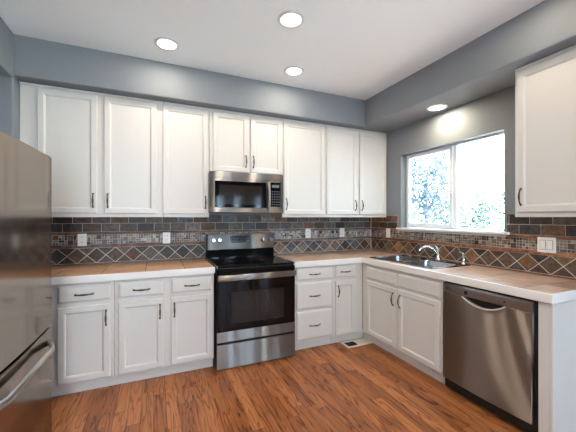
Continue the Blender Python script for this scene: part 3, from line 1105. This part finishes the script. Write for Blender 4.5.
# rolled outer rim
o0 = round_rect(rx0, rx1, ry0, ry1, 0.0005, ZR, 2)
lp = [[(x, y, ZR) for x, y, z in o0]]
def grow(d, z):
    return round_rect(rx0 - d, rx1 + d, ry0 - d, ry1 + d, 0.004 + d, z, 2)
loops_to_bm(bm, [o0, grow(0.003, ZR + 0.001), grow(0.007, ZR - 0.002), grow(0.008, 0.001)], cap_last=False)
n = 5
for a, b, c, d in bowls:
    r = 0.05
    top = round_rect(a, b, c, d, r, ZR, n)
    tv = [bm.verts.new(p) for p in top]
    for q, (cx, cy) in enumerate(((b, d), (a, d), (a, c), (b, c))):
        cv = bm.verts.new((cx, cy, ZR))
        for k in range(n):
            bm.faces.new((cv, tv[q * (n + 1) + k + 1], tv[q * (n + 1) + k]))
    i = 0.006
    rows = [top, round_rect(a + .003, b - .003, c + .003, d - .003, r, ZR - 0.004, n), round_rect(a + .012, b - .012, c + .012, d - .012, r, -0.14, n),
            round_rect(a + .03, b - .03, c + .03, d - .03, r, -0.172, n), round_rect(a + .13, b - .13, c + .13, d - .13, 0.03, -0.178, n)]
    loops_to_bm(bm, rows, cap_last=True)
bmesh.ops.remove_doubles(bm, verts=bm.verts, dist=0.0001)
fix_normals(bm)
link('basin', bm, M['steel_sink'], sk, smooth=True)
for a, b, c, d in bowls:
    bm = bmesh.new()
    lathe(bm, [(0.042, -0.1776), (0.042, -0.174), (0.032, -0.1735), (0.028, -0.176), (0.0, -0.1755)], 20, Matrix.Translation(((a + b) / 2, (c + d) / 2, 0)), cap_last=False)
    link('drain', fix_normals(bm), M['chrome'], sk, smooth=True)

ZDK = CT + 0.0005 + ZR + 0.001
fc = thing('faucet', 'chrome single-lever faucet with curved spout at the back of the sink', 'faucet', (-0.105, -1.165, ZDK))
bm = bmesh.new()
lathe(bm, [(0.030, 0), (0.030, 0.006), (0.024, 0.012), (0.021, 0.030), (0.021, 0.072), (0.018, 0.080), (0, 0.082)], 20, cap_last=False)
box(bm, -0.028, 0.028, -0.11, 0.11, 0.0, 0.008, 0.003, 2)
link('body', fix_normals(bm), M['chrome'], fc, smooth=True)
bm = bmesh.new()
sp = [(-0.004, 0.0, 0.055), (-0.020, 0.010, 0.090), (-0.045, 0.024, 0.118), (-0.074, 0.040, 0.134), (-0.102, 0.056, 0.136), (-0.128, 0.071, 0.129), (-0.148, 0.082, 0.116), (-0.156, 0.086, 0.098)]
sweep(bm, sp, [0.016, 0.0145, 0.0135, 0.013, 0.0125, 0.0125, 0.013, 0.0135], 12)
link('spout', fix_normals(bm), M['chrome'], fc, smooth=True)
bm = bmesh.new()
sweep(bm, [(0, 0, 0.078), (0.006, 0.004, 0.100), (0.004, 0.016, 0.128), (-0.004, 0.034, 0.150)], [0.016, 0.012, 0.008, 0.007], 10)
link('lever', fix_normals(bm), M['chrome'], fc, smooth=True)
sy = thing('side_sprayer', 'small chrome side sprayer standing upright beside the faucet', 'sprayer', (-0.100, -1.440, ZDK))
bm = bmesh.new()
lathe(bm, [(0.022, 0), (0.022, 0.004), (0.015, 0.014), (0.011, 0.022), (0.010, 0.060), (0.0125, 0.085), (0, 0.087)], 18, cap_last=False)
link('holder', fix_normals(bm), M['chrome'], sy, smooth=True)
bm = bmesh.new()
sweep(bm, [(0, 0, 0.080), (-0.003, 0.002, 0.100), (-0.020, 0.010, 0.115), (-0.045, 0.020, 0.116)], [0.012, 0.012, 0.012, 0.014], 12)
link('spray_head', fix_normals(bm), M['chrome'], sy, smooth=True)
cpx = thing('sink_hole_cap', 'small round chrome cap on the back rim of the sink, nearest the corner', 'cap', (-0.105, -0.800, ZDK))
bm = bmesh.new()
lathe(bm, [(0.020, 0), (0.020, 0.004), (0.013, 0.010), (0.012, 0.028), (0.015, 0.034), (0, 0.036)], 18, cap_last=False)
link('cap_body', fix_normals(bm), M['chrome'], cpx, smooth=True)

# ------------------------------------------------------------------ refrigerator
fr = thing('refrigerator', 'large stainless steel bottom-freezer refrigerator with curved doors', 'refrigerator', (-3.370, -1.518, 0), rad(-2.2))
FW = 0.455
link('case', bx((-0.74, -0.0005, -FW, FW, 0.02, 1.712), bev=0.004), M['fridge_side'], fr)
def bowed_door(z0, z1):
    """door slab bowed in plan, rounded upright edges"""
    # denser rounding near both edges
    pts = [(0.002, -FW)]
    ts = [0, 0.004, 0.010, 0.020, 0.033] + [0.033 + (1 - 0.066) * i / 16 for i in range(1, 16)] + [1 - 0.033, 0.980, 0.990, 0.996, 1]
    for t in ts:
        y = -FW + 2 * FW * t
        edge = min(t, 1 - t) * 2 * FW
        x = 0.056 + 0.012 * math.sin(PI * t)
        if edge < 0.030:
            x -= 0.028 * (1 - math.sqrt(max(0, 1 - (1 - edge / 0.030) ** 2)))
        pts.append((x, y))
    pts.append((0.002, FW))
    bm = bmesh.new()
    b = 0.004
    def ins(z, d):
        return [(max(0.002, x - d), y * (1 - d / FW), z) for x, y in pts]
    loops_to_bm(bm, [ins(z0, b), ins(z0 + b, 0), ins(z1 - b, 0), ins(z1, b)], cap_first=True, cap_last=True)
    return fix_normals(bm)
ud = link('upper_door', bowed_door(0.703, 1.722), M['steel_fridge'], fr, smooth=True)
fd = link('freezer_drawer', bowed_door(0.030, 0.691), M['steel_fridge'], fr, smooth=True)
bm = bmesh.new()
pts, rd = [], []
for i in range(25):
    t = i / 24
    y = -0.40 + 0.785 * t
    e = min(t, 1 - t) * 2
    x = 0.054 + 0.060 * min(1, (e / 0.34)) ** 0.8
    z = 0.612
    pts.append((x - (0.028 if i in (0, 24) else 0), y, z))
    rd.append(0.014)
sweep(bm, pts, rd, 12, flat=(0.8, 1.25))
link('drawer_handle', fix_normals(bm), M['steel'], fd, smooth=True)
link('door_handle', bx((0.085, 0.103, -FW + 0.012, -FW + 0.036, 0.78, 1.50), (0.045, 0.09, -FW + 0.014, -FW + 0.034, 0.79, 0.83), (0.045, 0.09, -FW + 0.014, -FW + 0.034, 1.45, 1.49), bev=0.006, seg=2), M['steel'], ud)
link('door_plug', bx((0.030, 0.044, FW, FW + 0.0025, 1.632, 1.670), bev=0.001), M['black_matt'], ud)
link('hinge_cover', bx((-0.03, 0.045, FW - 0.07, FW - 0.01, 1.7225, 1.733), bev=0.002), M['fridge_side'], fr)
link('foot_grille', bx((-0.03, 0.010, -FW + 0.01, FW - 0.01, 0.001, 0.0195)), M['black_matt'], fr)

# ------------------------------------------------------------------ outlets and switches
def outlet(label, loc, rz, group=None):
    r = thing('wall_outlet', label, 'outlet', loc, rz, group)
    link('cover_plate', bx((-0.036, 0.036, -0.006, 0, -0.057, 0.057), bev=0.002, seg=2), M['plastic'], r)
    for s in (-1, 1):
        bm = bmesh.new()
        lp = round_rect(-0.017, 0.017, -0.014, 0.014, 0.009, 0, 4)
        loops_to_bm(bm, [[(x, -0.006, z + s * 0.023) for x, z, _ in lp], [(x, -0.0078, z + s * 0.023) for x, z, _ in lp]])
        so = link('socket', fix_normals(bm), M['plastic'], r)
        link('slots', bx((-0.008, -0.005, -0.0082, -0.0076, s * 0.023 - 0.003, s * 0.023 + 0.008), (0.005, 0.008, -0.0082, -0.0076, s * 0.023 - 0.003, s * 0.023 + 0.008)), M['slot'], so)
    return r
OG = 'white outlets along the mosaic band'
yo = -0.0105
outlet('white outlet in the mosaic band nearest the refrigerator', (-3.337, yo, 1.147), 0, OG)
outlet('white outlet in the mosaic band between the refrigerator and the range, closer to the range', (-2.608, yo, 1.147), 0, OG)
outlet('first white outlet in the mosaic band on the corner side of the range', (-0.980, yo, 1.160), 0, OG)
outlet('second white outlet from the range, nearer the inside corner on the range wall', (-0.481, yo, 1.160), 0, OG)
outlet('white outlet on the window wall, under the window corner behind the sink', (yo, -0.347, 1.160), rad(-90), OG)
sw = thing('light_switch', 'wide white two-rocker light switch on the mosaic below the cabinet', 'light switch', (yo, -2.050, 1.149), rad(-90))
link('cover_plate', bx((-0.060, 0.060, -0.006, 0, -0.057, 0.057), bev=0.002, seg=2), M['plastic'], sw)
for s in (-1, 1):
    bm = bmesh.new()
    sec = [(-0.0055, -0.034), (-0.0075, -0.034), (-0.0095, 0.0), (-0.0080, 0.034), (-0.0055, 0.034)]
    loops_to_bm(bm, [[(s * 0.023 + dx, y, z) for y, z in sec] for dx in (-0.0165, 0.0165)], cap_first=True)
    link('rocker', fix_normals(bm), M['plastic'], sw)
    fr_ = bmesh.new()
    box(fr_, s * 0.023 - 0.019, s * 0.023 + 0.019, -0.0063, -0.0058, -0.0365, 0.0365)
    link('rocker_gap', fr_, M['slot'], sw)

# ------------------------------------------------------------------ floor vent
fv = thing('floor_vent', 'ivory metal floor register in the corner by the toe kick', 'floor vent', (-0.720, -0.652, 0.0005))
W2, D2 = 0.160, 0.076
bm = bmesh.new()
T_ = 0.005
for q in ((-W2, W2, -D2, -D2 + 0.026), (-W2, W2, D2 - 0.026, D2), (-W2, -W2 + 0.026, -D2 + 0.026, D2 - 0.026), (W2 - 0.026, W2, -D2 + 0.026, D2 - 0.026), (-0.012, 0.004, -D2 + 0.026, D2 - 0.026)):
    box(bm, q[0], q[1], q[2], q[3], 0, T_, 0.0012)
link('frame', bm, M['vent'], fv)
link('damper', bx((-W2 + 0.026, -0.012, -D2 + 0.026, D2 - 0.026, 0.0002, 0.0015)), M['black_matt'], fv)
bm = bmesh.new()
for i in range(9):
    x = 0.010 + i * 0.0137
    box(bm, x, x + 0.0095, -D2 + 0.026, D2 - 0.026, 0.0005, 0.0042)
link('louvres', bm, M['vent'], fv)
bm = bmesh.new()
for i in range(6):
    x = -W2 + 0.036 + i * 0.0180
    box(bm, x, x + 0.0025, -D2 + 0.026, D2 - 0.026, 0.0016, 0.0040)
link('open_louvres', bm, M['slot'], fv)

# ------------------------------------------------------------------ recessed lights
def can(label, x, y, z, warm=False, power=10, color=None, group='recessed ceiling lights'):
    r = thing('recessed_light', label, 'ceiling light', (x, y, z), 0, group)
    bm = bmesh.new()
    n = 36
    prof = [(0.072, -0.0005), (0.072, -0.006), (0.080, -0.008), (0.093, -0.005), (0.096, -0.0005)]
    loops = [[(rr * math.cos(2 * PI * k / n), rr * math.sin(2 * PI * k / n), zz) for k in range(n)] for rr, zz in prof]
    loops_to_bm(bm, loops + [loops[0]], cap_last=False)
    link('trim_ring', fix_normals(bm), M['trimwhite'], r, smooth=True)
    bm = bmesh.new()
    lathe(bm, [(0.0715, -0.0006), (0.0715, -0.0035), (0.0, -0.0045)], n, cap_last=False)
    link('lens', fix_normals(bm), M['lens_warm' if warm else 'lens'], r)
    l = lamp('can_light', 'AREA', (0, 0, -0.009), (0, 0, 0), power, color or ((1.0, 0.86, 0.64) if warm else (1.0, 0.88, 0.72)), shape='DISK', size=0.12)
    l.data.spread = rad(180)
    l.parent = r
can('recessed ceiling light nearest the refrigerator', -2.629, -0.738, ZC, power=CAN_POWER)
can('recessed ceiling light farthest out from the range wall', -1.838, -1.414, ZC, power=CAN_POWER)
can('recessed ceiling light in front of the corner cabinets', -1.503, -0.736, ZC, power=CAN_POWER)
can('warm recessed light in the soffit above the window', -0.173, -1.212, ZS, True, SOFFIT_POWER, group=None)
can('added unseen fill light in the ceiling beside the refrigerator, behind the viewer', -3.25, -2.9, ZC, True, 15, (1.0, 0.94, 0.86))  # invented fixture out of view, added to fill the room with light
can('added unseen fill light in the ceiling over the open floor, behind the viewer', -2.9, -4.3, ZC, True, 22, (1.0, 0.84, 0.64))  # unseen lamp added as warm fill for the sink-side fronts
can('recessed ceiling light just past the frame edge, in front of the window wall soffit', -0.74, -2.30, ZC, False, 2.8, (1.0, 0.84, 0.62))

# ------------------------------------------------------------------ garden outside the window
structure(link('ground', bx((0.17, 60, -30, 40, -0.5, -0.3)), M['lawn']))
def tree(name, label, cat, x, y, h, r, hz, mat, n, leaf, seed, trunk=True, group=None):
    rnd = random.Random(seed)
    root = thing(name, label, cat, (x, y, -0.3), 0, group)
    bm = bmesh.new()
    cen = [(rnd.uniform(-1, 1), rnd.uniform(-1, 1), rnd.uniform(-1, 1)) for _ in range(16)]
    for _ in range(n):
        c = rnd.choice(cen)
        while True:
            d = Vector((rnd.gauss(0, .26), rnd.gauss(0, .26), rnd.gauss(0, .26)))
            q = Vector(c) * 0.72 + d
            if q.length < 1.05:
                break
        p = Vector((q.x * r, q.y * r, hz + q.z * (h - hz)))
        s = leaf * rnd.uniform(0.6, 1.3)
        mt = Matrix.Translation(p) @ Matrix.Rotation(rnd.uniform(0, 6.3), 4, 'Z') @ Matrix.Rotation(rnd.uniform(-1.2, 1.2), 4, 'X') @ Matrix.Rotation(rnd.uniform(0, 6.3), 4, 'Z')
        vs = [bm.verts.new(mt @ Vector(v)) for v in ((-s, 0, 0), (0, -s * .45, s * .12), (s, 0, 0), (0, s * .45, s * .12))]
        bm.faces.new(vs)
    link('crown', bm, mat, root)
    if trunk:
        bm = bmesh.new()
        sweep(bm, [(0, 0, 0), (0.04, 0.02, hz * 0.5), (-0.03, 0.05, hz), (0.02, 0.0, hz + (h - hz) * 0.5)], [0.09, 0.07, 0.05, 0.02], 10)
        for k in range(5):
            a = k * 1.3
            sweep(bm, [(0, 0.03, hz * 0.8), (math.cos(a) * r * .3, math.sin(a) * r * .3, hz), (math.cos(a) * r * .6, math.sin(a) * r * .6, hz + (h - hz) * .35)], [0.035, 0.025, 0.01], 8)
        link('trunk', fix_normals(bm), M['bark'], root, smooth=True)
    else:
        bm = bmesh.new()
        for k in range(4):
            a = k * 1.6
            sweep(bm, [(0, 0, 0), (math.cos(a) * r * .3, math.sin(a) * r * .3, hz)], [0.03, 0.012], 6)
        link('stems', fix_normals(bm), M['bark'], root)
tree('garden_tree', 'pale grey-green tree outside the window, seen through the sliding pane', 'tree', 5.6, 4.1, 4.2, 1.15, 2.3, M['leaf_blue'], 5200, 0.075, 3)
BG = 'shrubs beyond the window'
tree('shrub', 'pale green shrub beyond the window, just behind the tree and the middle bar', 'shrub', 8.7, 6.0, 2.8, 0.80, 1.4, M['leaf_green'], 3200, 0.065, 5, False, BG)
tree('shrub', 'pale green shrub beyond the window, low in the middle of the fixed pane', 'shrub', 8.1, 4.35, 2.9, 0.78, 1.4, M['leaf_green'], 3200, 0.065, 6, False, BG)
tree('shrub', 'pale green shrub beyond the window, low at the pane end nearest the lone cabinet', 'shrub', 7.5, 2.75, 2.6, 0.78, 1.3, M['leaf_green'], 3200, 0.065, 7, False, BG)
